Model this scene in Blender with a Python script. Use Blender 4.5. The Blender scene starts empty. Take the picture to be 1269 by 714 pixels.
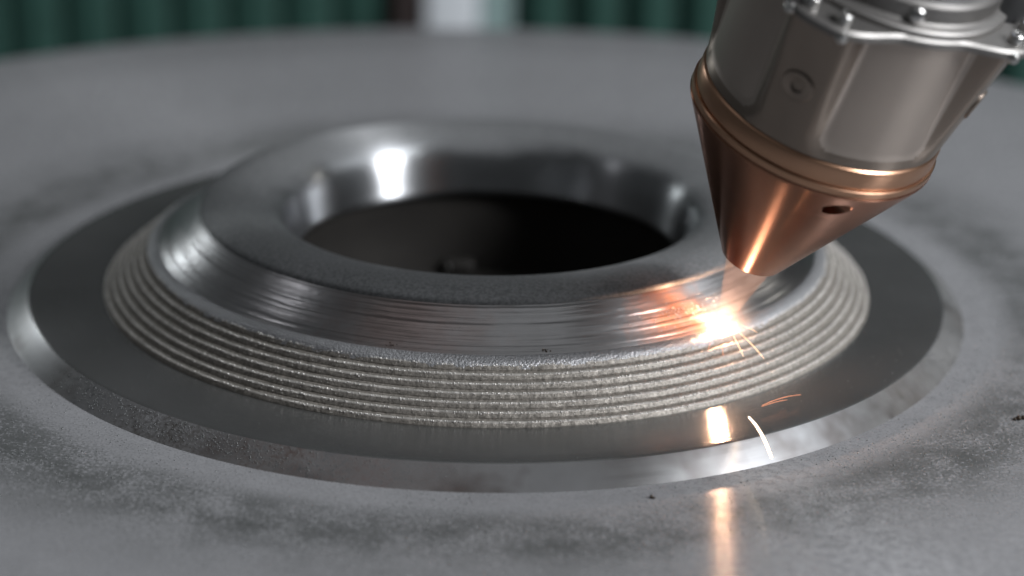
import bpy, bmesh, math, random
from mathutils import Vector, Matrix, noise

random.seed(7)
sc = bpy.context.scene
R = math.radians
MM = 0.001

# ------------------------------------------------------------------ camera
fwd = Vector((0.01034348, 0.93858833, -0.34488399))
rgt = Vector((0.99982258, -0.00427763, 0.01834446))
upv = Vector((-0.01574261, 0.34501254, 0.93846604))
cam_d = bpy.data.cameras.new('camera')
cam = bpy.data.objects.new('camera', cam_d)
sc.collection.objects.link(cam)
mw = Matrix((rgt, upv, -fwd)).transposed().to_4x4()
mw.translation = Vector((0.0, -0.57059693, 0.21118831))
cam.matrix_world = mw
cam_d.sensor_width = 36.0
cam_d.lens = 3000 / 1269 * 36.0
cam_d.clip_start = 0.01
cam_d.clip_end = 50
cam_d.dof.use_dof = True
cam_d.dof.focus_distance = 0.520
cam_d.dof.aperture_fstop = 7.0
sc.camera = cam

# ------------------------------------------------------------------ world
world = bpy.data.worlds.new('World')
sc.world = world
world.use_nodes = True
bg = world.node_tree.nodes['Background']
bg.inputs[0].default_value = (0.90, 0.96, 1.0, 1)
bg.inputs[1].default_value = 0.050

def area(name, az, el, dist, sx, sy, power, col, target=(0, 0, 0.01)):
    l = bpy.data.lights.new(name, 'AREA')
    l.shape = 'RECTANGLE'
    l.size = sx
    l.size_y = sy
    l.energy = power
    l.color = col
    o = bpy.data.objects.new(name, l)
    sc.collection.objects.link(o)
    t = Vector(target)
    d = Vector((math.cos(R(az)) * math.cos(R(el)), math.sin(R(az)) * math.cos(R(el)), math.sin(R(el))))
    o.location = t + d * dist
    o.rotation_euler = (-d).to_track_quat('-Z', 'Y').to_euler()
    return o

area('tall_lamp', -25, 29, 1.3, 0.18, 0.46, 18.0, (0.95, 0.97, 1.0))
area('overhead_lamp', -6, 61, 1.3, 0.26, 0.26, 2.3, (0.93, 0.97, 1.0))
area('table_fill', 14, 50, 1.6, 0.9, 0.75, 3.0, (0.92, 0.96, 1.0))  # added soft fill, placed to lift the table tone
area('overhead_fill', -50, 80, 1.5, 1.5, 1.5, 1.8, (0.95, 0.97, 1.0))  # unseen overhead fill, added to brighten the cone and table
area('window_lamp', 131, 18, 0.95, 0.08, 0.13, 0.36, (0.92, 0.98, 1.0))
area('side_lamp', 33, 26, 1.1, 0.07, 0.12, 0.20, (1.0, 0.96, 0.88))
area('small_lamp', 176, 44, 1.2, 0.08, 0.10, 0.25, (0.95, 0.95, 1.0))

sc.view_settings.view_transform = 'Standard'
sc.view_settings.look = 'None'
sc.view_settings.exposure = 0.0
sc.view_settings.gamma = 1.0
sc.cycles.use_denoising = True
sc.cycles.max_bounces = 8
sc.cycles.sample_clamp_indirect = 6.0
sc.cycles.caustics_refractive = False

# ------------------------------------------------------------------ material helpers
def new_mat(name):
    m = bpy.data.materials.new(name)
    m.use_nodes = True
    nt = m.node_tree
    b = nt.nodes['Principled BSDF']
    return m, nt, b

def N(nt, typ, **kw):
    n = nt.nodes.new(typ)
    for k, v in kw.items():
        if k == 'inp':
            for kk, vv in v.items():
                n.inputs[kk].default_value = vv
        else:
            setattr(n, k, v)
    return n

def math_(nt, op, a, b=None, clamp=False):
    n = nt.nodes.new('ShaderNodeMath')
    n.operation = op
    n.use_clamp = clamp
    for i, v in enumerate((a, b)):
        if v is None:
            continue
        if isinstance(v, (int, float)):
            n.inputs[i].default_value = v
        else:
            nt.links.new(v, n.inputs[i])
    return n.outputs[0]

def mix(nt, fac, a, b):
    n = nt.nodes.new('ShaderNodeMix')
    n.data_type = 'RGBA'
    for i, v in ((0, fac), (6, a), (7, b)):
        if isinstance(v, (int, float)):
            n.inputs[i].default_value = v
        elif isinstance(v, tuple):
            n.inputs[i].default_value = (*v, 1) if len(v) == 3 else v
        else:
            nt.links.new(v, n.inputs[i])
    return n.outputs[2]

def ramp(nt, fac, stops):
    n = nt.nodes.new('ShaderNodeValToRGB')
    cr = n.color_ramp
    while len(cr.elements) < len(stops):
        cr.elements.new(0.5)
    for e, (p, c) in zip(cr.elements, stops):
        e.position = p
        e.color = (c, c, c, 1) if isinstance(c, (int, float)) else (*c, 1)
    nt.links.new(fac, n.inputs[0])
    return n.outputs[0]

def noise_(nt, vec, scale, detail=4, rough=0.55):
    n = nt.nodes.new('ShaderNodeTexNoise')
    n.inputs['Scale'].default_value = scale
    n.inputs['Detail'].default_value = detail
    n.inputs['Roughness'].default_value = rough
    nt.links.new(vec, n.inputs['Vector'])
    return n.outputs[0]

def obj_co(nt):
    return nt.nodes.new('ShaderNodeTexCoord').outputs['Object']

def polar(nt, co):
    """(radius_m, azimuth, z) of the turned part"""
    s = nt.nodes.new('ShaderNodeSeparateXYZ')
    nt.links.new(co, s.inputs[0])
    x, y, z = s.outputs
    r = math_(nt, 'SQRT', math_(nt, 'ADD', math_(nt, 'MULTIPLY', x, x), math_(nt, 'MULTIPLY', y, y)))
    a = math_(nt, 'ARCTAN2', y, x)
    return r, a, z

def comb(nt, x, y, z):
    n = nt.nodes.new('ShaderNodeCombineXYZ')
    for i, v in enumerate((x, y, z)):
        if isinstance(v, (int, float)):
            n.inputs[i].default_value = v
        else:
            nt.links.new(v, n.inputs[i])
    return n.outputs[0]

def bump(nt, b, h, strength, dist):
    n = nt.nodes.new('ShaderNodeBump')
    n.inputs['Strength'].default_value = strength
    n.inputs['Distance'].default_value = dist
    nt.links.new(h, n.inputs['Height'])
    nt.links.new(n.outputs[0], b.inputs['Normal'])
    return n

def setin(nt, b, name, v):
    if isinstance(v, (int, float)):
        b.inputs[name].default_value = v
    elif isinstance(v, tuple):
        b.inputs[name].default_value = (*v, 1)
    else:
        nt.links.new(v, b.inputs[name])

def turned_metal(name, base, dark, metallic, rough, rough_var, line_scale, line_str, aniso=0.0, grain=0.0, az_scale=2.0, stain=None):
    """machined metal with fine circumferential tool lines around the local Z axis"""
    m, nt, b = new_mat(name)
    co = obj_co(nt)
    r, a, z = polar(nt, co)
    rz = math_(nt, 'ADD', r, math_(nt, 'MULTIPLY', z, 0.73))
    v = comb(nt, math_(nt, 'MULTIPLY', rz, line_scale), math_(nt, 'MULTIPLY', math_(nt, 'COSINE', a), az_scale),
             math_(nt, 'MULTIPLY', math_(nt, 'SINE', a), az_scale))
    ln = noise_(nt, v, 1.0, 5, 0.6)
    blot = noise_(nt, co, 45.0, 5, 0.6)
    fac = ramp(nt, blot, [(0.35, 0.0), (0.7, 1.0)])
    col = mix(nt, fac, base, dark)
    if stain:
        sf = ramp(nt, noise_(nt, co, 28.0, 4, 0.65), [(0.52, 0.0), (0.68, 0.75)])
        col = mix(nt, sf, col, stain)
    setin(nt, b, 'Base Color', col)
    setin(nt, b, 'Metallic', metallic)
    rr = math_(nt, 'ADD', math_(nt, 'MULTIPLY', ln, rough_var), rough - rough_var * 0.5, True)
    setin(nt, b, 'Roughness', rr)
    h = ln
    if grain:
        g = noise_(nt, co, 1800.0, 3, 0.6)
        h = math_(nt, 'ADD', ln, math_(nt, 'MULTIPLY', g, grain))
    bump(nt, b, h, line_str, 0.0002)
    if aniso:
        b.inputs['Anisotropic'].default_value = aniso
        t = nt.nodes.new('ShaderNodeTangent')
        t.direction_type = 'RADIAL'
        t.axis = 'Z'
        b.inputs['Anisotropic Rotation'].default_value = 0.25
        nt.links.new(t.outputs[0], b.inputs['Tangent'])
    return m

def dusty_table():
    m, nt, b = new_mat('dusty_grey_steel')
    co = obj_co(nt)
    r, a, z = polar(nt, co)
    big = noise_(nt, co, 26.0, 6, 0.62)
    mid = noise_(nt, co, 120.0, 6, 0.7)
    fine = noise_(nt, co, 1150.0, 3, 0.6)
    grit = noise_(nt, co, 2300.0, 2, 0.5)
    # wiped, bare band outside the step, with dust banked against the step and further out
    band = ramp(nt, math_(nt, 'MULTIPLY', r, 3.5),
                [(0.41, 0.0), (0.440, 0.06), (0.462, 0.85), (0.50, 1.0), (0.535, 0.55), (0.60, 0.06), (1.0, 0.0)])
    w = math_(nt, 'ADD', math_(nt, 'MULTIPLY', big, 0.6), math_(nt, 'MULTIPLY', mid, 0.62))
    w = math_(nt, 'ADD', w, math_(nt, 'MULTIPLY', math_(nt, 'SUBTRACT', fine, 0.5), 1.1))
    bare = math_(nt, 'MULTIPLY', ramp(nt, w, [(0.46, 0.0), (0.70, 1.0)]), band)
    streak = ramp(nt, noise_(nt, comb(nt, math_(nt, 'MULTIPLY', r, 30.0), math_(nt, 'MULTIPLY', a, 1.1), 0.0), 2.0, 4, 0.6), [(0.45, 0.0), (0.8, 0.25)])
    bare = math_(nt, 'MAXIMUM', bare, math_(nt, 'MULTIPLY', streak, math_(nt, 'ADD', math_(nt, 'MULTIPLY', mid, 0.8), 0.1)))
    dust = mix(nt, ramp(nt, mid, [(0.3, 0.0), (0.7, 1.0)]), (0.285, 0.286, 0.298), (0.345, 0.346, 0.360))
    metal = mix(nt, ramp(nt, fine, [(0.35, 0.0), (0.65, 1.0)]), (0.055, 0.060, 0.060), (0.165, 0.17, 0.168))
    col = mix(nt, bare, dust, metal)
    col = mix(nt, ramp(nt, grit, [(0.52, 0.0), (0.66, 0.62)]), col, (0.09, 0.09, 0.09))
    setin(nt, b, 'Base Color', col)
    setin(nt, b, 'Metallic', math_(nt, 'ADD', math_(nt, 'MULTIPLY', bare, 0.12), 0.09))
    setin(nt, b, 'Roughness', math_(nt, 'ADD', math_(nt, 'MULTIPLY', ramp(nt, math_(nt, 'ADD', math_(nt, 'MULTIPLY', fine, 0.4), math_(nt, 'MULTIPLY', noise_(nt, co, 480.0, 3, 0.6), 0.6)), [(0.40, 0.0), (0.60, 1.0)]), 0.22), 0.20))
    b.inputs['Specular IOR Level'].default_value = 0.3
    b.inputs['Anisotropic'].default_value = 0.97
    b.inputs['Anisotropic Rotation'].default_value = 0.25
    tn = nt.nodes.new('ShaderNodeTangent')
    tn.direction_type = 'RADIAL'
    tn.axis = 'Z'
    nt.links.new(tn.outputs[0], b.inputs['Tangent'])
    h = math_(nt, 'ADD', math_(nt, 'MULTIPLY', fine, 0.7), math_(nt, 'MULTIPLY', grit, 0.6))
    bump(nt, b, h, 0.045, 0.0003)
    return m

def simple(name, col, metallic=0.0, rough=0.5, emit=None, estr=0.0, vary=0.12, bscale=900.0, bstr=0.08):
    m, nt, b = new_mat(name)
    co = obj_co(nt)
    n = noise_(nt, co, 120.0, 4, 0.6)
    dk = tuple(c * (1 - vary * 2) for c in col)
    setin(nt, b, 'Base Color', mix(nt, ramp(nt, n, [(0.3, 0.0), (0.7, 1.0)]), dk, col))
    setin(nt, b, 'Metallic', metallic)
    setin(nt, b, 'Roughness', rough)
    if bstr:
        bump(nt, b, noise_(nt, co, bscale, 3, 0.6), bstr, 0.0002)
    if emit:
        b.inputs['Emission Color'].default_value = (*emit, 1)
        b.inputs['Emission Strength'].default_value = estr
    return m

def clad_mat():
    m, nt, b = new_mat('rough_weld_clad')
    co = obj_co(nt)
    g = noise_(nt, co, 1500.0, 4, 0.7)
    g2 = noise_(nt, co, 420.0, 4, 0.6)
    col = mix(nt, ramp(nt, g, [(0.35, 0.0), (0.68, 1.0)]), (0.18, 0.165, 0.147), (0.39, 0.36, 0.322))
    setin(nt, b, 'Base Color', col)
    setin(nt, b, 'Metallic', 0.55)
    setin(nt, b, 'Roughness', math_(nt, 'ADD', math_(nt, 'MULTIPLY', g2, 0.3), 0.36))
    bump(nt, b, math_(nt, 'ADD', g, g2), 0.55, 0.0003)
    return m

def volume_mat(name, col, emit, estr, density, shape=None):
    m = bpy.data.materials.new(name)
    m.use_nodes = True
    nt = m.node_tree
    nt.nodes.remove(nt.nodes['Principled BSDF'])
    out = nt.nodes['Material Output']
    v = nt.nodes.new('ShaderNodeVolumePrincipled')
    v.inputs['Color'].default_value = (*col, 1)
    v.inputs['Density'].default_value = density
    v.inputs['Emission Color'].default_value = (*emit, 1)
    v.inputs['Emission Strength'].default_value = estr
    nt.links.new(v.outputs[0], out.inputs['Volume'])
    if shape:
        shape(nt, v)
    return m

def emission(name, col, strength):
    m = bpy.data.materials.new(name)
    m.use_nodes = True
    nt = m.node_tree
    b = nt.nodes['Principled BSDF']
    b.inputs['Base Color'].default_value = (*col, 1)
    b.inputs['Emission Color'].default_value = (*col, 1)
    b.inputs['Emission Strength'].default_value = strength
    return m

M = {}
M['table'] = dusty_table()
M['ring'] = turned_metal('dark_ground_steel', (0.33, 0.332, 0.33), (0.27, 0.272, 0.268), 0.85, 0.21, 0.08, 2600, 0.08, grain=0.4, aniso=0.85)
M['chamfer'] = turned_metal('bright_machined_chamfer', (0.42, 0.42, 0.43), (0.31, 0.305, 0.305), 1.0, 0.32, 0.18, 2600, 0.16, az_scale=1.5, stain=(0.10, 0.075, 0.065), aniso=0.6)
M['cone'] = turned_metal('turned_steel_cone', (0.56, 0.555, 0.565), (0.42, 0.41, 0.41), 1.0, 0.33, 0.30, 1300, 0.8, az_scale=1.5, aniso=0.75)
M['rim'] = turned_metal('matte_turned_rim', (0.235, 0.245, 0.245), (0.175, 0.18, 0.18), 0.7, 0.46, 0.16, 1900, 0.25, grain=2.0)
M['mouth'] = turned_metal('polished_bore_mouth', (0.44, 0.45, 0.465), (0.34, 0.345, 0.355), 1.0, 0.30, 0.10, 1800, 0.10, aniso=0.93)
def radial_matte(m, r0, r1, col, col2):
    nt = m.node_tree
    b = nt.nodes['Principled BSDF']
    co = obj_co(nt)
    r, a, z = polar(nt, co)
    n = noise_(nt, co, 60, 5, 0.65)
    g = noise_(nt, co, 1300, 3, 0.6)
    rr = math_(nt, 'ADD', r, math_(nt, 'MULTIPLY', math_(nt, 'SUBTRACT', n, 0.5), 0.008))
    mr = nt.nodes.new('ShaderNodeMapRange')
    mr.inputs[1].default_value = r0
    mr.inputs[2].default_value = r1
    nt.links.new(rr, mr.inputs[0])
    f = mr.outputs[0]
    dust = mix(nt, ramp(nt, g, [(0.35, 0.0), (0.68, 1.0)]), col, col2)
    for nm, val in (('Base Color', dust), ('Roughness', (0.55, 0.55, 0.55)), ('Metallic', (0.35, 0.35, 0.35))):
        src = b.inputs[nm].links[0].from_socket if b.inputs[nm].links else (b.inputs[nm].default_value,) * 3
        nt.links.new(mix(nt, f, src, val), b.inputs[nm])
def reflection_tint(m, c, rad, col):
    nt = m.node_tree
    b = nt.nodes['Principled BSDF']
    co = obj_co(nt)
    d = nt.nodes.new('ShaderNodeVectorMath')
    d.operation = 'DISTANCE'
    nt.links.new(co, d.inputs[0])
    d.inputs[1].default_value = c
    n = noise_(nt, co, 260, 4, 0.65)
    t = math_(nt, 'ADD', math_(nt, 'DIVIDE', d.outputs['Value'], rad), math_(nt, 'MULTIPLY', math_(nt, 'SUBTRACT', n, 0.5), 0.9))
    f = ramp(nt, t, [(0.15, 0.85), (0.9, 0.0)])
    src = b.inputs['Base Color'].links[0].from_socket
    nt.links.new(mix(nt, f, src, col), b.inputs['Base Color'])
reflection_tint(M['cone'], (0.0425, -0.0655, 0.019), 0.0155, (0.85, 0.31, 0.14))  # warm reflection of the weld, painted orange into the cone colour
reflection_tint(M['cone'], (-0.018, -0.072, 0.019), 0.026, (0.46, 0.36, 0.34))  # dull reddish reflection painted into the cone front
radial_matte(M['mouth'], 0.0505, 0.0560, (0.16, 0.165, 0.17), (0.28, 0.285, 0.29))
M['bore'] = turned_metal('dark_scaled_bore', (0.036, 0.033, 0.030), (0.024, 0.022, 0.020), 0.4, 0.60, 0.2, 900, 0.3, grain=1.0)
def add_dust_or_reflection(m, az0, az1, col, lo, hi):
    nt = m.node_tree
    b = nt.nodes['Principled BSDF']
    co = obj_co(nt)
    r, a, z = polar(nt, co)
    w = math_(nt, 'MULTIPLY', math_(nt, 'ADD', a, math.pi), 1 / (2 * math.pi))
    f0, f1 = (az0 + 180) / 360, (az1 + 180) / 360
    e = 0.035
    win = ramp(nt, w, [(max(0, f0 - e), 0.0), (f0 + e, 1.0), (f1 - e, 1.0), (min(1, f1 + e), 0.0)])
    n = math_(nt, 'ADD', math_(nt, 'MULTIPLY', noise_(nt, co, 70, 5, 0.65), 0.42), math_(nt, 'MULTIPLY', noise_(nt, co, 1100, 3, 0.6), 0.58))
    f = math_(nt, 'MULTIPLY', ramp(nt, n, [(lo, 0.0), (hi, 1.0)]), win)
    for nm, val in (('Base Color', col), ('Roughness', 0.8), ('Metallic', 0.15)):
        src = b.inputs[nm].links[0].from_socket if b.inputs[nm].links else None
        if src is None:
            v = b.inputs[nm].default_value
            src = (v, v, v) if isinstance(v, float) else tuple(v)[:3]
        out = mix(nt, f, src, (val, val, val) if isinstance(val, float) else val)
        nt.links.new(out, b.inputs[nm])
add_dust_or_reflection(M['chamfer'], -38, 75, (0.19, 0.187, 0.18), 0.30, 0.80)
add_dust_or_reflection(M['chamfer'], -142, -98, (0.070, 0.062, 0.056), 0.38, 0.66)
add_dust_or_reflection(M['chamfer'], -112, -96, (0.13, 0.082, 0.074), 0.25, 0.85)  # reddish reflection painted into the chamfer colour
M['clad'] = clad_mat()
M['ledge'] = turned_metal('satin_clad_ledge', (0.44, 0.44, 0.455), (0.34, 0.34, 0.35), 0.85, 0.44, 0.15, 900, 0.5, grain=4.0)
M['grain'] = simple('sintered_powder', (0.86, 0.83, 0.80), 0.55, 0.30, bstr=0)
M['crest'] = simple('bright_bead_crest', (0.58, 0.55, 0.51), 0.5, 0.55, vary=0.2, bscale=1500, bstr=0.6)
M['dustgrain'] = simple('loose_metal_powder', (0.30, 0.31, 0.31), 0.7, 0.35, bstr=0)
M['copper'] = turned_metal('turned_copper', (0.44, 0.222, 0.148), (0.37, 0.185, 0.122), 1.0, 0.26, 0.06, 2200, 0.06, aniso=0.88, stain=(0.22, 0.115, 0.08))
M['copper_band'] = turned_metal('bronze_band', (0.56, 0.33, 0.215), (0.47, 0.275, 0.18), 1.0, 0.33, 0.10, 2400, 0.10, aniso=0.5)
M['body'] = turned_metal('satin_nickel_body', (0.31, 0.258, 0.218), (0.28, 0.233, 0.197), 0.95, 0.37, 0.08, 1600, 0.05, aniso=0.4, grain=0.4)
M['pocket'] = turned_metal('milled_pocket_face', (0.50, 0.435, 0.385), (0.46, 0.40, 0.355), 0.85, 0.46, 0.06, 1600, 0.05, grain=0.5)
M['flange'] = simple('cast_alloy_flange', (0.25, 0.24, 0.23), 0.8, 0.46, vary=0.05)
M['chrome'] = simple('bright_screw_steel', (0.70, 0.69, 0.67), 1.0, 0.28, bstr=0.02)
M['dark_hole'] = simple('dark_recess', (0.03, 0.028, 0.026), 0.3, 0.6)
M['blue'] = simple('dark_blue_anodised', (0.075, 0.085, 0.115), 0.6, 0.30, vary=0.05)
M['rubber'] = simple('black_hose_rubber', (0.035, 0.035, 0.036), 0.0, 0.45)
M['green'] = simple('green_strip', (0.038, 0.105, 0.085), 0.0, 0.42, vary=0.15, bscale=60, bstr=0.1)
M['green_dark'] = simple('dark_green_backing', (0.010, 0.036, 0.028), 0.0, 0.6, vary=0.1)
M['white'] = simple('white_painted_post', (0.80, 0.84, 0.88), 0.0, 0.5, vary=0.04)
M['teal'] = simple('pale_green_strip', (0.30, 0.42, 0.41), 0.0, 0.5, vary=0.05)
M['brown'] = simple('brown_post', (0.045, 0.032, 0.030), 0.0, 0.5)
M['burnt'] = simple('burnt_spatter', (0.06, 0.045, 0.032), 0.5, 0.5)

# ------------------------------------------------------------------ mesh helpers
def link_mesh(name, verts, faces, mat, parent=None, smooth=True, sharp=None):
    me = bpy.data.meshes.new(name)
    me.from_pydata(verts, [], faces)
    me.materials.append(mat)
    if smooth:
        me.polygons.foreach_set('use_smooth', [True] * len(me.polygons))
        if sharp:
            me.set_sharp_from_angle(angle=R(sharp))
    me.update()
    o = bpy.data.objects.new(name, me)
    sc.collection.objects.link(o)
    if parent:
        o.parent = parent
    return o

def tag(o, label=None, cat=None, group=None, kind=None):
    for k, v in (('label', label), ('category', cat), ('group', group), ('kind', kind)):
        if v:
            o[k] = v
    return o

def empty(name, loc=(0, 0, 0), mat=None):
    e = bpy.data.objects.new(name, None)
    e.empty_display_size = 0.01
    sc.collection.objects.link(e)
    if mat is not None:
        e.matrix_world = mat
    else:
        e.location = loc
    return e

def revolve(name, prof, mat, parent=None, segs=384, sharp=28, rfun=None, closed=False, z0=0.0):
    """prof: list of (r, z) in mm; rfun(az, i, r, z) -> (r, z)"""
    vs, fs = [], []
    n = len(prof)
    for k in range(segs):
        az = 2 * math.pi * k / segs
        c, s = math.cos(az), math.sin(az)
        for i, (r, z) in enumerate(prof):
            if rfun:
                r, z = rfun(az, i, r, z)
            vs.append((r * c * MM, r * s * MM, (z - z0) * MM))
    rng = n if closed else n - 1
    for k in range(segs):
        k2 = (k + 1) % segs
        for i in range(rng):
            j = (i + 1) % n
            fs.append((k * n + i, k2 * n + i, k2 * n + j, k * n + j))
    return link_mesh(name, vs, fs, mat, parent, True, sharp)

def box(name, lo, hi, mat, parent=None, bevel=0.0):
    bm = bmesh.new()
    bmesh.ops.create_cube(bm, size=1.0)
    for v in bm.verts:
        v.co = Vector([(lo[i] + hi[i]) / 2 + v.co[i] * (hi[i] - lo[i]) for i in range(3)]) * MM
    if bevel:
        bmesh.ops.bevel(bm, geom=bm.edges[:], offset=bevel * MM, segments=3, affect='EDGES', profile=0.5)
    me = bpy.data.meshes.new(name)
    bm.to_mesh(me)
    bm.free()
    me.materials.append(mat)
    me.polygons.foreach_set('use_smooth', [True] * len(me.polygons))
    me.set_sharp_from_angle(angle=R(35))
    o = bpy.data.objects.new(name, me)
    sc.collection.objects.link(o)
    o.parent = parent
    return o

def tube(name, pts, radii, mat, parent=None, seg=10):
    vs, fs = [], []
    pts = [Vector(p) * MM for p in pts]
    n = len(pts)
    prev = None
    for i, p in enumerate(pts):
        t = (pts[min(i + 1, n - 1)] - pts[max(i - 1, 0)]).normalized()
        if prev is None:
            u = t.orthogonal().normalized()
        else:
            u = (prev - t * prev.dot(t)).normalized()
        prev = u
        w = t.cross(u)
        for k in range(seg):
            a = 2 * math.pi * k / seg
            vs.append(p + (u * math.cos(a) + w * math.sin(a)) * radii[i] * MM)
    for i in range(n - 1):
        for k in range(seg):
            k2 = (k + 1) % seg
            fs.append((i * seg + k, i * seg + k2, (i + 1) * seg + k2, (i + 1) * seg + k))
    fs.append(tuple(range(seg))[::-1])
    fs.append(tuple((n - 1) * seg + k for k in range(seg)))
    return link_mesh(name, [tuple(v) for v in vs], fs, mat, parent, True, 50)

ICO_V, ICO_F = [], []
_b = bmesh.new()
bmesh.ops.create_icosphere(_b, subdivisions=1, radius=1.0)
ICO_V = [v.co.copy() for v in _b.verts]
_b.verts.index_update()
ICO_F = [tuple(v.index for v in f.verts) for f in _b.faces]
_b.free()

def grains(name, items, mat, parent=None):
    """items: (x, y, z, r) mm -> one mesh of small lumps"""
    vs, fs = [], []
    for (x, y, z, r) in items:
        q = Matrix.Rotation(random.random() * 6.28, 3, Vector((random.random() - .5, random.random() - .5, random.random() - .5)).normalized())
        sx, sy, sz = r * random.uniform(.7, 1.3), r * random.uniform(.7, 1.3), r * random.uniform(.7, 1.2)
        o = len(vs)
        for v in ICO_V:
            w = q @ Vector((v.x * sx, v.y * sy, v.z * sz))
            vs.append(((x + w.x) * MM, (y + w.y) * MM, (z + w.z) * MM))
        fs += [tuple(i + o for i in f) for f in ICO_F]
    ob = link_mesh(name, vs, fs, mat, parent, True)
    ob['kind'] = 'stuff'
    return ob

# ------------------------------------------------------------------ table (round, thick, with the bore through it)
table = revolve('table', [(52, -1), (90, -0.05), (117, 0), (160, 0), (230, 0), (272, 0), (275, -1.2), (276, -3.5), (276, -45), (52, -45)], M['table'], None, 256, 40)
tag(table, 'big round dusty grey steel table under the stepped ring', None, None, 'structure')

# ------------------------------------------------------------------ green strip curtain far behind
cur = empty('strip_curtain', (0, 0.62, -0.45))
tag(cur, 'green strip curtain hanging across the dark background behind the table', 'curtain')
box('backing', (-700, 18, 0), (700, 26, 570), M['green_dark'], cur)
def strip(x0, x1, mat):
    n = 8
    vs, fs = [], []
    for i in range(n + 1):
        t = i / n
        x = x0 + (x1 - x0) * t
        y = -3 * math.sin(math.pi * t)
        for z in (0, 570):
            vs += [(x * MM, y * MM, z * MM), (x * MM, (y + 4) * MM, z * MM)]
    for i in range(n):
        a, b = i * 4, i * 4 + 4
        fs += [(a, b, b + 2, a + 2), (a + 1, a + 3, b + 3, b + 1), (a, a + 1, b + 1, b), (a + 2, b + 2, b + 3, a + 3)]
    fs += [(0, 2, 3, 1), (n * 4, n * 4 + 1, n * 4 + 3, n * 4 + 2)]
    return link_mesh('curtain_strip', vs, fs, mat, cur, True, 60)
x = -50.0
while x > -560:
    strip(x - 25.5, x - 1.5, M['green'])
    x -= 27.5
x = 12.0
while x < 560:
    strip(x + 7, x + 26, M['green'])
    x += 27.0
post = box('white_post', (-33, -16, 0), (-6, 14, 570), M['white'], None, 2)
post.location = (0, 0.62, -0.45)
tag(post, 'blurred white upright post between the green curtain strips', 'post')
pst = box('pale_green_strip', (-5, -12, 0), (10, 12, 570), M['teal'], None, 2)
pst.location = (0, 0.62, -0.45)
tag(pst, 'pale green upright strip just right of the white post', 'strip')
pbr = box('brown_post', (-49, -12, 0), (-36, 12, 570), M['brown'], None, 2)
pbr.location = (0, 0.62, -0.45)
tag(pbr, 'narrow dark brown upright left of the white post', 'post')

# ------------------------------------------------------------------ workpiece
wp = empty('turned_workpiece')
tag(wp, 'round turned steel hub with weld-clad slope and open bore', 'metal part')

def fr(scale, seed):
    return lambda x, y, z: noise.noise(Vector((x * scale + seed, y * scale, z * scale)))

# step: chamfer and dark flat ring
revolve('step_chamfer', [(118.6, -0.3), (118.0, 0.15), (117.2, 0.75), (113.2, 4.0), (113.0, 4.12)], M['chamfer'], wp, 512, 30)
revolve('flat_ring', [(113.0, 4.121), (112.6, 4.31), (112.2, 4.345), (108, 4.345), (102, 4.345), (95, 4.345), (88, 4.345)], M['ring'], wp, 512, 30)

# weld beads: seven overlapping rings that step up and inwards
NB = 7
B0, B1 = Vector((95.0, 4.30)), Vector((83.4, 14.25))
step = (B1 - B0) / (NB - 0.35)
d_up = step.normalized()
d_out = Vector((-d_up.y, d_up.x)) * -1
if d_out.x < 0:
    d_out = -d_out
L = step.length
crest_items = []
def bead(i):
    base = B0 + step * i
    seg = 1500
    # stair-like section (dr, dz in mm): near-vertical face, granular rounded crest, short tread
    pr = [(-0.25, -0.30), (-0.02, -0.01), (-0.14, 0.31), (-0.27, 0.58), (-0.40, 0.81), (-0.52, 1.00), (-0.67, 1.15), (-0.86, 1.23), (-1.07, 1.28), (-1.30, 1.33), (-1.52, 1.40), (-1.76, 1.50), (-2.1, 1.45)]
    hs_ = [0, .1, .15, .2, .35, .7, 1, 1, .8, .6, .4, .2, 0]
    n = len(pr)
    sd = i * 13.7
    vs, fs = [], []
    for k in range(seg):
        az = 2 * math.pi * k / seg
        c, s = math.cos(az), math.sin(az)
        wob = 0.15 * noise.noise(Vector((c * 14 + sd, s * 14, 0))) + 0.09 * noise.noise(Vector((c * 60 + sd, s * 60, 2)))
        for j, (dr, dz) in enumerate(pr):
            g = noise.noise(Vector((c * 240 + sd, s * 240, j * 1.7)))
            g2 = random.uniform(-1, 1)
            a_ = (0.05 + 0.10 * hs_[j]) * g + (0.015 + 0.05 * hs_[j]) * g2 + wob
            q = base + Vector((dr + a_ * 0.8, dz + a_ * 0.55))
            vs.append((q.x * c * MM, q.x * s * MM, q.y * MM))
    for k in range(seg):
        k2 = (k + 1) % seg
        for j in range(n - 1):
            fs.append((k * n + j, k2 * n + j, k2 * n + j + 1, k * n + j + 1))
    o = link_mesh('weld_bead', vs, fs, M['clad'], wp)
    o.data.materials.append(M['crest'])
    o.data.polygons.foreach_set('material_index', [1 if 5 <= (q_ % (n - 1)) <= 7 else 0 for q_ in range(len(o.data.polygons))])
    for k in range(1300):
        az = random.random() * 2 * math.pi
        c, s = math.cos(az), math.sin(az)
        wob = 0.15 * noise.noise(Vector((c * 14 + sd, s * 14, 0))) + 0.09 * noise.noise(Vector((c * 60 + sd, s * 60, 2)))
        th = random.gauss(0.5, 0.22)
        q = base + Vector((-0.50 - 0.42 * th + wob * .8, 0.98 + 0.26 * min(1, th * 1.5) + wob * .55))
        crest_items.append((q.x * c, q.x * s, q.y, random.uniform(0.07, 0.23)))
    for k in range(140):
        az = random.random() * 2 * math.pi
        c, s = math.cos(az), math.sin(az)
        q = base + Vector((-0.22, 0.52))
        crest_items.append((q.x * c, q.x * s, q.y, random.uniform(0.05, 0.11)))
for i in range(NB):
    bead(i)
grains('sintered_powder_grains', crest_items, M['grain'], wp)

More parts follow.
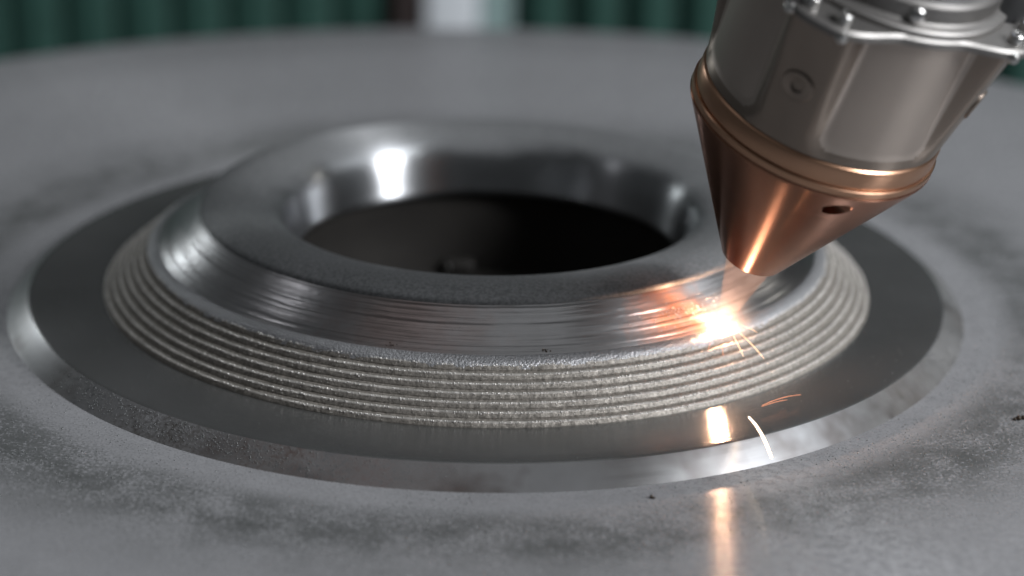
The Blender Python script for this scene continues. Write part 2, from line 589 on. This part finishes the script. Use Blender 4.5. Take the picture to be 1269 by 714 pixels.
# satin ledge above the top bead
def ledge_f(az, i, r, z):
    w = 0.10 * noise.noise(Vector((math.cos(az) * 40, math.sin(az) * 40, i)))
    return r + w * (i < 3), z + w * 0.5 * (i < 3)
revolve('satin_ledge', [(84.3, 13.6), (83.9, 14.45), (83.3, 15.0), (82.6, 15.35), (81.9, 15.6), (81.4, 15.75), (81.0, 15.7)], M['ledge'], wp, 720, 60, ledge_f)

# machined cone: concave, with shallow turned ridges
cp = []
c0, c1 = Vector((81.3, 15.5)), Vector((70.92, 23.35))
dn = Vector((c1 - c0)).normalized()
no = Vector((-dn.y, dn.x))
if no.x < 0:
    no = -no
K = 72
for i in range(K + 1):
    t = i / K
    sag = -0.55 * math.sin(math.pi * t)
    ph = t * 9.5
    saw = (ph % 1.0)
    rid = 0.14 * (1 - abs(2 * saw - 1) ** 3) * (0.6 + 0.5 * math.sin(int(ph) * 2.3))
    q = c0 + (c1 - c0) * t + no * (sag + rid)
    cp.append((q.x, q.y))
def cone_f(az, i, r, z):
    c, s = math.cos(az), math.sin(az)
    w = 0.06 * noise.noise(Vector((c * 7, s * 7, i * 0.55))) + 0.030 * noise.noise(Vector((c * 60, s * 60, i * 1.3)))
    return r + w * no.x, z + w * no.y
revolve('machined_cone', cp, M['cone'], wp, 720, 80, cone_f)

# rim: small overhang, then a domed land falling into the bore
rim = [(70.92, 23.3), (70.97, 24.1), (70.8, 24.5), (70.3, 24.85), (68.6, 25.5), (66.6, 26.05), (64.6, 26.3), (62.6, 26.25), (60.5, 25.95), (58.5, 25.55), (57.0, 25.2)]
revolve('domed_rim', rim, M['mouth'], wp, 512, 40)
mouth = [(57.0, 25.2), (55.5, 24.8), (54.2, 24.35), (53.0, 23.8), (52.0, 23.1), (51.1, 22.2), (50.4, 21.1), (49.8, 19.7), (49.3, 18.0), (48.8, 16.0), (48.4, 14.0), (48.0, 12.4), (47.8, 11.6), (47.9, 11.0), (48.3, 10.5)]
revolve('bore_mouth', mouth, M['mouth'], wp, 512, 40)
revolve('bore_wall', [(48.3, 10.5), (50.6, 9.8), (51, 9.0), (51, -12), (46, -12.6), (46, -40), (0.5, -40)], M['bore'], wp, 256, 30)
# a set screw and boss low in the bore
boss = box('bore_lug', (-4.5, -2.5, -4), (4.5, 2.5, 2), M['bore'], wp, 1.6)
boss.location = Vector((-8.0, 49.4, -10.4)) * MM
bs = revolve('screw_head', [(0.01, 1.3), (0.5, 1.2), (0.75, 0.8), (0.75, -0.3)], M['chrome'], boss, 24, 30)
bs.matrix_basis = Matrix.Translation(Vector((-2.6, -2.4, 0.4)) * MM) @ Matrix.Rotation(R(80), 4, 'X')

# spatter on the cone and burnt specks
sp = []
for k in range(150):
    az = math.atan2(-61, 52.8) + random.gauss(-0.07, 0.075)
    t = min(0.95, max(0.05, random.gauss(0.52, 0.16)))
    q = c0 + (c1 - c0) * t - no * 0.45
    sp.append((q.x * math.cos(az), q.x * math.sin(az), q.y, random.uniform(0.06, 0.2)))
grains('spatter_grains', sp, M['grain'], wp)
for (x, y, z) in ((-20.9, -77.4, 16.25), (13.0, -79.1, 16.25)):
    g = grains('burnt_speck', [(x + random.gauss(0, .7), y + random.gauss(0, .15), z + random.gauss(0, .25), random.uniform(.10, .26)) for _ in range(9)], M['burnt'], wp)

# loose powder on the table and chamfer
items = []
while len(items) < 5200:
    rr = random.gauss(137, 13)
    if rr < 119.5 or rr > 190:
        continue
    az = random.uniform(-math.pi, 0.5)
    x, y = rr * math.cos(az), rr * math.sin(az)
    if noise.noise(Vector((x * .03, y * .03, 3))) + random.uniform(-.35, .35) < 0.0:
        continue
    r = random.uniform(.05, .16)
    items.append((x, y, r * .5, r))
lp = grains('loose_powder', items, M['dustgrain'])
tag(lp, 'fine loose grey metal powder scattered on the table round the ring', 'powder', None, 'stuff')
items = []
for k in range(900):
    az = random.gauss(R(-125), R(12))
    t = random.random()
    r = random.uniform(.05, .14)
    items.append(((117.2 - 4 * t) * math.cos(az), (117.2 - 4 * t) * math.sin(az), 0.75 + 3.25 * t + .03, r))
grains('chamfer_powder', items, M['dustgrain'], wp)
items = []
for k in range(260):
    rr = random.uniform(97, 112)
    az = random.uniform(-math.pi, 0.4)
    r = random.uniform(.03, .08)
    items.append((rr * math.cos(az), rr * math.sin(az), 4.345 + r * .5, r))
grains('ring_powder', items, M['dustgrain'], wp)
ch = grains('metal_chip', [(34.4, -119.5, .25, .5), (34.9, -119.8, .2, .35)], M['burnt'])
del ch['kind']
tag(ch, 'tiny dark metal chip on the table just below the chamfer', 'chip')
ch = grains('metal_chip', [(118.7, -75.6, .3, .8), (119.9, -75.2, .3, .6), (117.8, -75.9, .2, .5)], M['burnt'])
del ch['kind']
tag(ch, 'dark metal chip on the table near the right edge', 'chip')

# ------------------------------------------------------------------ laser nozzle
P = Vector((52.82546, -61.23573, 15.7))
ax = Vector((0.27124856, -0.279661, 0.92098531)).normalized()
e1 = ax.cross(Vector((0, 0, 1))).normalized()
e2 = ax.cross(e1)
S0 = 20.28
nm = Matrix((e1, e2, ax)).transposed().to_4x4()
nm.translation = (P + ax * S0) * MM
nz = empty('laser_nozzle', mat=nm)
tag(nz, 'laser cladding nozzle with copper cone tip leaning over the glowing weld', 'nozzle')

def rev_n(name, prof, mat, parent=nz, segs=192, sharp=25, rfun=None, closed=False):
    return revolve(name, prof, mat, parent, segs, sharp, rfun, closed, z0=S0)

def pol(azd, r, s):
    return Vector((r * math.cos(R(azd)), r * math.sin(R(azd)), s - S0)) * MM

# copper cone tip (solid shell, hollow nozzle mouth) with a drilled port
tip_prof = [(3.4, 24.0), (3.6, 20.5), (4.0, 20.28), (6.7, 20.28), (7.1, 20.5), (7.35, 21.0), (27.15, 56.8), (27.35, 57.25), (27.3, 57.6), (26.9, 57.7), (10, 57.7)]
def tip_f(az, i, r, z):
    if i in (3, 4, 5):
        w = 0.16 * noise.noise(Vector((math.cos(az) * 3, math.sin(az) * 3, 5)))
        return r + w, z + w
    return r, z
tip = rev_n('copper_tip', tip_prof, M['copper'], nz, 192, 20, tip_f, True)
cutm = bpy.data.meshes.new('cut')
bm = bmesh.new()
bmesh.ops.create_cone(bm, cap_ends=True, segments=32, radius1=2.3 * MM, radius2=2.3 * MM, depth=14 * MM)
bm.to_mesh(cutm)
bm.free()
cut = bpy.data.objects.new('cut', cutm)
sc.collection.objects.link(cut)
hp = pol(58.5, 25.0, 53.0)
hd = (Vector((math.cos(R(58.5)), math.sin(R(58.5)), -0.15)) * 0.75 + Vector((-math.sin(R(58.5)), math.cos(R(58.5)), 0)) * 0.65).normalized()
cut.parent = nz
cut.matrix_basis = Matrix.Translation(hp + hd * 4.8 * MM) @ hd.to_track_quat('Z', 'Y').to_matrix().to_4x4()
cutm.materials.append(M['copper'])
bpy.context.view_layer.update()
md = tip.modifiers.new('b', 'BOOLEAN')
md.operation = 'DIFFERENCE'
md.object = cut
md.solver = 'EXACT'
bpy.context.view_layer.update()
dg = bpy.context.evaluated_depsgraph_get()
newm = bpy.data.meshes.new_from_object(tip.evaluated_get(dg))
tip.modifiers.clear()
tip.data = newm
newm.set_sharp_from_angle(angle=R(25))
bpy.data.objects.remove(cut)

rev_n('lower_band', [(26.0, 57.71), (27.1, 57.72), (27.3, 57.95), (27.3, 59.2), (27.1, 59.45), (26.3, 59.5)], M['copper_band'], nz, 192, 30)
rev_n('upper_band', [(26.3, 59.51), (26.6, 59.55), (26.75, 59.75), (26.8, 60.2), (26.8, 63.4), (26.6, 63.9), (26.2, 64.2), (25.5, 64.25)], M['copper_band'], nz, 192, 30)

# flared body with four milled pockets
def sstep(a, b, x):
    t = min(1, max(0, (x - a) / (b - a)))
    return t * t * (3 - 2 * t)
def body_r(azd, s):
    rc = 26.45 + (s - 64.3) * 0.19
    u = ((azd - 64 + 45) % 90) - 45
    x = abs(u) * math.pi / 180 * 29.5
    hx, y0, cr = 15.6, 65.3, 5.0
    qx = x - (hx - cr)
    qy = (y0 + cr) - s
    d = math.hypot(max(qx, 0), max(qy, 0)) + min(max(qx, qy), 0) - cr
    mk = 1 - sstep(-2.6, 2.2, d)
    return rc - mk * (rc - (25.5 + (s - 64.3) * 0.03))
bprof = [(0, 64.26), (0, 64.5)] + [(0, 64.5 + 30.4 * i / 48) for i in range(1, 49)]
def body_f(az, i, r, z):
    rr = body_r(math.degrees(az), z)
    return (rr - 0.35 if i == 0 else rr), z
rev_n('nozzle_body', bprof, M['body'], nz, 360, 40, body_f)
body = [o for o in nz.children if o.name.startswith('nozzle_body')][0]
body.data.materials.append(M['pocket'])
for p_ in body.data.polygons:
    c_ = p_.center
    s_ = c_.z / MM + S0
    rc_ = 26.45 + (s_ - 64.3) * 0.19
    a_ = math.degrees(math.atan2(c_.y, c_.x))
    if rc_ - body_r(a_, s_) > 0.72 * (rc_ - (25.5 + (s_ - 64.3) * 0.03)):
        p_.material_index = 1
# plugs: shallow disc with a socket, in the columns
def disc_at(name, azd, r, s, prof, mat, parent, tilt=0.0):
    d = Vector((math.cos(R(azd)), math.sin(R(azd)), -tilt)).normalized()
    o = revolve(name, prof, mat, parent, 40, 30)
    o.matrix_basis = Matrix.Translation(pol(azd, r, s)) @ d.to_track_quat('Z', 'Y').to_matrix().to_4x4()
    return o
for azd in (19, 109, -71, 199):
    s = 79.3
    r = body_r(azd, s) - 0.2
    pl = disc_at('plug', azd, r, s, [(1.35, 0.1), (1.35, 0.55), (1.5, 0.62), (3.3, 0.62), (3.55, 0.45), (3.6, -0.4)], M['body'], body, 0.19)
    sk = revolve('socket', [(1.34, 0.5), (1.3, -0.6), (0.02, -0.7)], M['dark_hole'], pl, 24, 30)

# scalloped flange plate
def flange_r(azd):
    u = ((azd - 64 + 45) % 90) - 45
    return 27.6 + 7.2 * sstep(12, 41, abs(u))
fp = [(20, 94.9), (-0.6, 94.9), (0, 95.3), (0, 96.6), (-0.7, 97.1), (-3.0, 97.2), (20, 97.2)]
def fl_f(az, i, r, z):
    if r < 15:
        return flange_r(math.degrees(az)) + r, z
    return r, z
fl = rev_n('flange_plate', fp, M['flange'], nz, 360, 30, fl_f)
screw_prof = [(1.0, 2.4), (1.05, 3.4), (1.2, 3.5), (1.9, 3.5), (2.3, 3.2), (2.4, 2.7), (2.4, 0.0)]
def axial_screw(azd, r, s, parent, k=1.0, name='cap_screw'):
    o = revolve(name, [(a * k, b * k) for a, b in screw_prof], M['chrome'], parent, 32, 30)
    o.location = pol(azd, r, s)
    h = revolve('socket', [(1.0 * k, 2.4 * k), (0.02, 2.35 * k)], M['dark_hole'], o, 16, 30)
    return o
for q in range(4):
    for off in (-38.5, 38.5):
        axial_screw(64 + 90 * q + off, 31.4, 97.15, fl, 0.62)
# small chrome beads added to stand for highlights on the ear corners
for q in range(4):
    for off in (-36.5, 33.5):
        azd = 64 + 90 * q + off
        disc_at('ear_glint', azd, flange_r(azd) - 0.4, 95.6, [(0.02, 1.5), (0.7, 1.35), (1.15, 0.9), (1.3, 0.2), (1.3, -0.8)], M['chrome'], fl)
# collar above the flange and the dark blue housing
col = rev_n('collar', [(27.0, 97.2), (27.0, 98.2), (26.6, 98.6), (25.2, 98.9), (24.8, 99.4), (24.6, 102.6), (24.0, 103.4), (22.0, 103.9), (20, 104.0)], M['flange'], nz, 192, 30)
for q in range(4):
    o = disc_at('button_screw', 54 + 90 * q, 24.4, 100.4, [(0.02, 1.5), (0.9, 1.45), (1.5, 1.1), (1.9, 0.5), (2.0, 0.0), (2.0, -0.5)], M['chrome'], col)
rev_n('upper_housing', [(21.5, 103.6), (21.9, 104.0), (22.4, 106), (22.6, 110), (22.6, 150), (5, 150)], M['blue'], nz, 192, 30)

# hose beside the nozzle
hs = tube('hose', [(93, -90, 86), (97, -93, 90), (101.5, -93.5, 94.5), (106, -92.5, 100), (112, -90, 106), (122, -87, 116), (140, -82, 135)], [3.6, 3.9, 4.0, 4.0, 4.0, 4.0, 4.0], M['rubber'], None, 24)
tag(hs, 'dark hose running off to the upper right beside the nozzle', 'hose')

# ------------------------------------------------------------------ the weld: pool, bloom halo, powder jet, sparks
WARM = (1.0, 0.60, 0.33)
surf_n = (Vector((52.8, -61.2, 0)).normalized() * 0.62 + Vector((0, 0, 0.78))).normalized()
vs, fs = [], []
bm = bmesh.new()
bmesh.ops.create_icosphere(bm, subdivisions=3, radius=1.0)
for v in bm.verts:
    n_ = 1 + 0.22 * noise.noise(v.co * 1.7)
    v.co = Vector((v.co.x * 1.5 * n_, v.co.y * 1.4 * n_, v.co.z * 1.2 * n_)) * MM
me = bpy.data.meshes.new('melt_pool')
bm.to_mesh(me)
bm.free()
me.materials.append(emission('white_hot_metal', (1.0, 0.56, 0.34), 800.0))
me.polygons.foreach_set('use_smooth', [True] * len(me.polygons))
pool = bpy.data.objects.new('melt_pool', me)
sc.collection.objects.link(pool)
pool.location = (P + surf_n * 0.9) * MM
pool.rotation_euler = surf_n.to_track_quat('Z', 'Y').to_euler()
tag(pool, 'white-hot melt pool glowing on the clad slope under the copper tip', 'melt pool')

def halo_shape(nt, v):
    co = obj_co(nt)
    ln = nt.nodes.new('ShaderNodeVectorMath')
    ln.operation = 'LENGTH'
    nt.links.new(co, ln.inputs[0])
    t = math_(nt, 'SUBTRACT', 1.0, math_(nt, 'DIVIDE', ln.outputs['Value'], 0.0115), True)
    e = math_(nt, 'MULTIPLY', math_(nt, 'POWER', t, 3.8), 520.0)
    nt.links.new(e, v.inputs['Emission Strength'])
bm = bmesh.new()
bmesh.ops.create_icosphere(bm, subdivisions=4, radius=11.5 * MM)
me = bpy.data.meshes.new('bloom_halo')
bm.to_mesh(me)
bm.free()
me.materials.append(volume_mat('bloom_glow', (1, 0.8, 0.7), (1.0, 0.58, 0.38), 0.0, 0.0, halo_shape))  # glow volume added to imitate bloom around the melt pool
halo = bpy.data.objects.new('bloom_halo', me)
sc.collection.objects.link(halo)
halo.location = (P + surf_n * 1.2) * MM
tag(halo, 'soft orange bloom halo added around the melt pool', 'halo')

# powder jet: a hollow converging cone of glowing powder
vs, fs = [], []
ringp = [(5.6, 20.2), (1.3, 1.6), (1.0, 1.6), (5.15, 20.2)]
jet = revolve('powder_jet', ringp, volume_mat('glowing_powder', (0.9, 0.8, 0.75), (1.0, 0.60, 0.46), 5.0, 1.5), None, 64, 30, None, True, z0=S0)
jet.matrix_world = nm
tag(jet, 'faint glowing cone of powder between copper tip and melt pool', 'powder jet')

hot = emission('white_hot_spark', (1.0, 0.74, 0.50), 5.0)
warm = emission('orange_spark', (1.0, 0.36, 0.16), 0.55)
glow = emission('glowing_spark', (1.0, 0.62, 0.36), 2.0)
def spark(pts, r, mat, label):
    rad = [r * (0.45 + 0.55 * math.sin(math.pi * (0.12 + 0.80 * i / (len(pts) - 1)))) for i in range(len(pts))]
    o = tube('spark', pts, rad, mat, None, 8)
    tag(o, label, 'spark', 'sparks thrown from the weld')
def curve(a, b, sag, n=7):
    a, b = Vector(a), Vector(b)
    return [tuple(a.lerp(b, i / (n - 1)) + Vector((0, 0, sag * 4 * (i / (n - 1)) * (1 - i / (n - 1))))) for i in range(n)]
spark([(56.06, -97.57, 9), (57.05, -101.41, 9), (57.78, -106.05, 9), (58.28, -111.03, 9), (58.52, -115.12, 9), (58.68, -118.34, 9)], 0.30, hot, 'bright white curved spark in the air over the chamfer')
spark(curve((55.2, -67.2, 15.6), (57.5, -68.6, 11.4), 0.1), 0.08, glow, 'short spark just right of the melt pool')
spark(curve((56.6, -66.8, 16.2), (62.1, -69.0, 11.0), 0.3), 0.08, glow, 'longest thin spark pointing right from the melt pool')
spark(curve((52.6, -68.2, 14.0), (53.2, -69.5, 10.0), 0.0), 0.05, warm, 'faint spark pointing straight down from the melt pool')
spark(curve((60.3, -84.5, 6.2), (69.6, -78.0, 6.2), 0.5), 0.05, warm, 'thin orange spark streak at the foot of the clad slope')
spark(curve((60.3, -84.6, 6.0), (66.4, -79.6, 5.6), 0.2), 0.045, warm, 'shorter orange spark low beside the foot of the clad slope')

spark(curve((50.6, -67.0, 15.2), (49.4, -69.2, 12.6), 0.2), 0.05, warm, 'small faint spark pointing down left from the melt pool')
spark(curve((57.0, -65.2, 17.4), (60.6, -65.8, 16.0), 0.2), 0.05, glow, 'small spark leaving the right side of the melt pool')
spark(curve((51.2, -66.0, 18.2), (48.2, -66.6, 19.6), 0.3), 0.045, glow, 'small spark flying up left from the melt pool')
